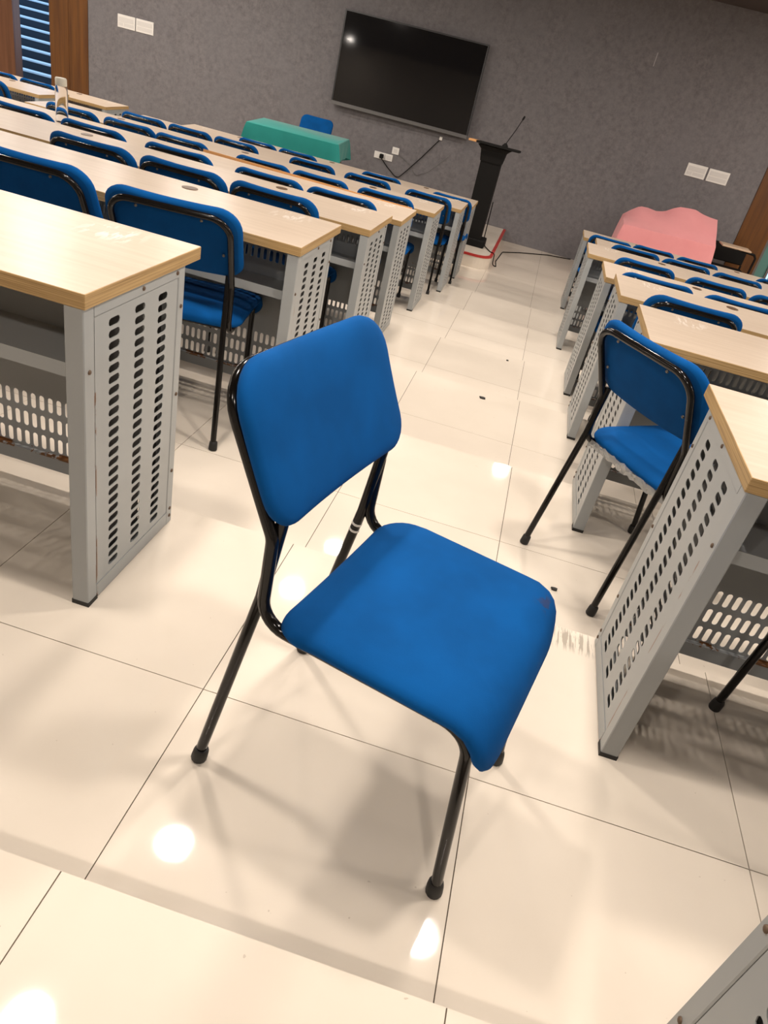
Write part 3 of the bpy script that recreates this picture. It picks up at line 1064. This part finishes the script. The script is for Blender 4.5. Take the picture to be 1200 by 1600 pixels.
table(1.96, 8.455, FLOOR_Z, 1.04, 0.32, 0.735, 'brown table hidden under the pink cloth near the right front corner')
pk = MB()
bz = [(1.36, 0.075), (1.45, 0.15), (1.54, 0.212), (1.64, 0.220), (1.76, 0.212), (1.86, 0.235), (1.94, 0.285), (2.02, 0.318), (2.14, 0.323), (2.23, 0.325), (2.32, 0.300), (2.42, 0.290), (2.54, 0.285)]
def bzf(x):
    for (a, za), (b, zb) in zip(bz[:-1], bz[1:]):
        if a <= x <= b: return za + (zb - za) * (x - a) / (b - a)
    return bz[0][1] if x < bz[0][0] else bz[-1][1]
cols = []
nxp = 30
for k in range(-4, nxp + 5):
    u = min(max(k / nxp, 0), 1)
    out_ = (k - nxp) if k > nxp else (k if k < 0 else 0)
    x = 1.365 + 1.17 * u
    dy_ = 0.17 * u - 0.27
    col = []
    f_ = 0.009 * math.sin(k * 1.1)
    for y, z in ((8.33, -0.52), (8.33, -0.30), (8.335, -0.10), (8.35, 0.020)):
        col.append([x, y + dy_ - f_ * (0.02 - z) / 0.5, z if z < 0 else 0.034])
    for t in (0.15, 0.3, 0.45, 0.6, 0.75, 0.9, 1.0):
        zb = bzf(x)
        z = 0.040 + (zb - 0.040) * t ** 1.15 + 0.006 * math.sin(9 * x + 7 * t)
        col.append([x, 8.35 + dy_ + 0.52 * t, z])
    for z in (-0.1, -0.3, -0.52):
        col.append([x, 8.885 + dy_ + f_, z])
    if out_:
        o_ = abs(out_); sgn = -1 if out_ < 0 else 1
        for i, p in enumerate(col):
            p[0] += sgn * (0.008 + 0.014 * o_)
            p[2] = max(p[2] - (p[2] + 0.52) * o_ / 4.0, -0.52)
    cols.append(col)
m_ = len(cols[0])
pk.add([tuple(p) for c in cols for p in c], [(i * m_ + j, (i + 1) * m_ + j, (i + 1) * m_ + j + 1, i * m_ + j + 1) for i in range(len(cols) - 1) for j in range(m_ - 1)])
pko = pk.obj('pink_tablecloth', M['pink'], None, 50)
tag(pko, 'pink cloth draped over a table with a raised back edge', 'tablecloth')

# tablet arm chair by the right wood panel
ta = empty('tablet_arm_chair', (2.865, 8.50, FLOOR_Z))
tag(ta, 'dark chair with a pale wooden writing tablet beside the pink cloth', 'chair')
MB().bevbox((-0.24, -0.14, 0.765), (0.125, 0.10, 0.785), 0.006).obj('writing_tablet', M['wood_top'], ta)
MB().tube(fillet([(0.00, -0.02, 0.752), (0.20, -0.02, 0.742), (0.235, 0.0, 0.70), (0.235, 0.02, 0.45)], [0.02, 0.02], 4), 0.014, 8).obj('arm', M['dark'], ta, 60)
MB().bevbox((-0.24, 0.02, 0.43), (0.24, 0.46, 0.475), 0.012).obj('seat', M['dark'], ta)
MB().bevbox((-0.23, 0.44, 0.52), (0.23, 0.475, 0.74), 0.012).obj('backrest', M['dark'], ta)
for sx in (-1, 1):
    for yy in (0.05, 0.44):
        MB().tube([(sx * 0.22, yy, 0.0), (sx * 0.22, yy, 0.52 if yy > 0.2 else 0.44)], 0.013, 8).obj('leg', M['dark'], ta, 60)

# ------------------------------------------------------------------ screen, plates, cables
tvc = ((-2.7719 - 0.8670) / 2, 0.4118, 1.4939)
tvw = (2.7719 - 0.8670) / 2
tv = empty('wall_screen', (tvc[0], WALL_Y - 0.105, tvc[1]))
tag(tv, 'large black flat screen mounted on the grey front wall', 'television')
tv.rotation_euler = (math.radians(-3.0), 0, 0)
hh = (1.4939 - 0.4118) / math.cos(math.radians(3.0))
MB().bevbox((-tvw, 0.0, 0.0), (tvw, 0.055, hh), 0.006).obj('housing', M['bezel'], tv)
MB().box((-tvw + 0.018, -0.002, 0.045), (tvw - 0.018, 0.01, hh - 0.018)).obj('screen', M['screen'], tv)
MB().box((-tvw, -0.006, 0.0), (tvw, 0.0, 0.042)).obj('bottom_bar', M['silver'], tv)
bz_ = MB()
bz_.box((-tvw, -0.006, 0.042), (-tvw + 0.018, 0.0, hh)); bz_.box((tvw - 0.018, -0.006, 0.042), (tvw, 0.0, hh)); bz_.box((-tvw + 0.018, -0.006, hh - 0.018), (tvw - 0.018, 0.0, hh))
bz_.obj('bezel', M['bezel'], tv)
MB().box((-0.35, 0.05, 0.2), (0.35, 0.085, 0.8)).obj('wall_bracket', M['dark'], tv)

def plate(name, x0, x1, z0, z1, label, cat, group, modules):
    e = empty(name, ((x0 + x1) / 2, WALL_Y, (z0 + z1) / 2))
    tag(e, label, cat, group)
    w, h = (x1 - x0) / 2, (z1 - z0) / 2
    MB().bevbox((-w, -0.012, -h), (w, 0.0, h), 0.004).obj('face_plate', M['white'], e)
    for (a, b, c, d) in modules:
        MB().bevbox((a * w, -0.0145, b * h), (c * w, -0.010, d * h), 0.001).obj('module', M['white2'], e)
    return e
mods = [(-0.85, -0.10, 0.85, 0.62), (-0.85, -0.72, -0.35, -0.22), (-0.25, -0.72, 0.85, -0.22)]
mods2 = [(-0.85, -0.72, 0.85, -0.15), (-0.85, 0.0, 0.85, 0.68)]
plate('wall_plate', -5.936, -5.678, 0.642, 0.797, 'left one of two white wall plates by the left wood panel', 'wall plate', 'white plates on the front wall', mods)
plate('wall_plate', -5.665, -5.408, 0.642, 0.797, 'right one of two white wall plates by the left wood panel', 'wall plate', 'white plates on the front wall', mods2)
plate('wall_plate', 1.989, 2.246, 0.648, 0.800, 'left one of two white wall plates above the pink cloth', 'wall plate', 'white plates on the front wall', mods)
plate('wall_plate', 2.270, 2.536, 0.646, 0.797, 'right one of two white wall plates above the pink cloth', 'wall plate', 'white plates on the front wall', mods2)
sk = plate('wall_socket', -2.082, -1.818, -0.106, -0.020, 'wide white socket with a black plug below the screen', 'socket', 'sockets below the screen', [(-0.25, -0.7, 0.25, 0.7), (0.4, -0.6, 0.85, 0.6)])
plate('wall_socket', -1.843, -1.746, -0.003, 0.085, 'small square white socket above the wide one', 'socket', 'sockets below the screen', [(-0.5, -0.5, 0.5, 0.5)])
pg = empty('power_plug', (-1.97, WALL_Y - 0.012, -0.064))
tag(pg, 'black plug pushed into the wide white socket', 'plug')
MB().bevbox((-0.026, -0.05, -0.028), (0.026, -0.002, 0.028), 0.008).obj('plug_body', M['dark'], pg)
def cable(name, pts, r, mat, label, rad=0.05):
    pts = [Vector(p) for p in pts]
    o = MB().tube(fillet(pts, [rad] * (len(pts) - 2), 5), r, 6).obj(name, mat, None, 60)
    tag(o, label, 'cable')
    return o
wy = WALL_Y - 0.012
cable('screen_cable', [(-1.221, wy, 0.324), (-1.42, wy, 0.05), (-1.59, wy, -0.165), (-1.685, wy, -0.275), (-1.74, wy, -0.27), (-1.87, wy, -0.18), (-1.968, wy - 0.02, -0.092)], 0.006, M['dark'], 'black cable sagging from the screen to the wide socket')
MB_ = MB().bevbox((-0.02, -0.012, -0.022), (0.02, 0.012, 0.022), 0.005)
jb = MB_.obj('cable_clip', M['white'], None, None, (-1.217, WALL_Y - 0.0125, 0.333))
tag(jb, 'small white clip holding the cable under the screen', 'clip')
cable('thin_wall_cable', [(-1.72, wy, 0.0), (-1.58, wy, -0.07), (-1.45, wy, -0.20), (-1.30, wy, -0.11), (-1.06, wy, 0.15)], 0.003, M['silver'], 'thin grey cable looping along the wall under the screen')
pzs = PZ + 0.006
cable('lectern_cable', [(-0.225, 7.72, PZ + 0.50), (-0.215, 7.73, PZ + 0.03), (-0.17, 7.62, pzs), (-0.085, 7.40, pzs), (-0.025, 7.38, pzs), (-0.018, 7.38, FLOOR_Z + 0.02), (0.03, 7.42, FLOOR_Z + 0.006), (0.0, 7.70, FLOOR_Z + 0.006), (0.03, 8.35, FLOOR_Z + 0.006), (0.25, 8.62, FLOOR_Z + 0.006), (0.62, 8.97, FLOOR_Z + 0.006), (0.95, 9.12, FLOOR_Z + 0.006)], 0.006, M['dark'], 'black cable running from the lectern over the platform along the floor', 0.04)

# bottle on the fourth row desk
bt = empty('water_bottle', (-2.693, 2.935, -3 * STEP + DH))
tag(bt, 'tall clear bottle with pale cap standing on a left desk', 'bottle')
prof = [(0.034, 0.0), (0.037, 0.006), (0.037, 0.18), (0.033, 0.203)]
inner = [(0.0315, 0.203), (0.0352, 0.178), (0.0352, 0.008), (0.030, 0.004)]
MB().lathe(prof + inner, 24).obj('bottle_body', M['glass'], bt, 45)
MB().lathe([(0.0335, 0.204), (0.034, 0.207), (0.034, 0.240), (0.030, 0.246)], 24).obj('cap', M['cap'], bt, 40)

# scraps on the aisle floor
def scrap(x, y, z, s, label, seed):
    rn = random.Random(seed)
    pts = [(s * (1 if k % 2 else 0.55) * math.cos(k * math.pi / 4 + rn.uniform(-.2, .2)), s * 0.5 * math.sin(k * math.pi / 4 + rn.uniform(-.2, .2))) for k in range(8)]
    o = MB().prism(pts, 0, 0.006).obj('litter_scrap', M['scrap'], None, None, (x, y, z))
    tag(o, label, 'litter', 'black scraps on the aisle floor')
scrap(0.334, 2.05, -2 * STEP + 0.0003, 0.024, 'black crumpled scrap lying in the middle of the aisle', 1)
scrap(0.738, 0.330, -STEP + 0.0003, 0.014, 'small black scrap on the floor by the turned chair', 4)
scrap(0.421, 3.12, -3 * STEP + 0.0003, 0.012, 'tiny black scrap far down the aisle', 5)

# the prototypes themselves go away: every placed desk and chair is a copy
for p_ in (P_DETAIL, P_PLAIN, P_CHAIR):
    for o in list(p_.children_recursive) + [p_]:
        bpy.data.objects.remove(o)
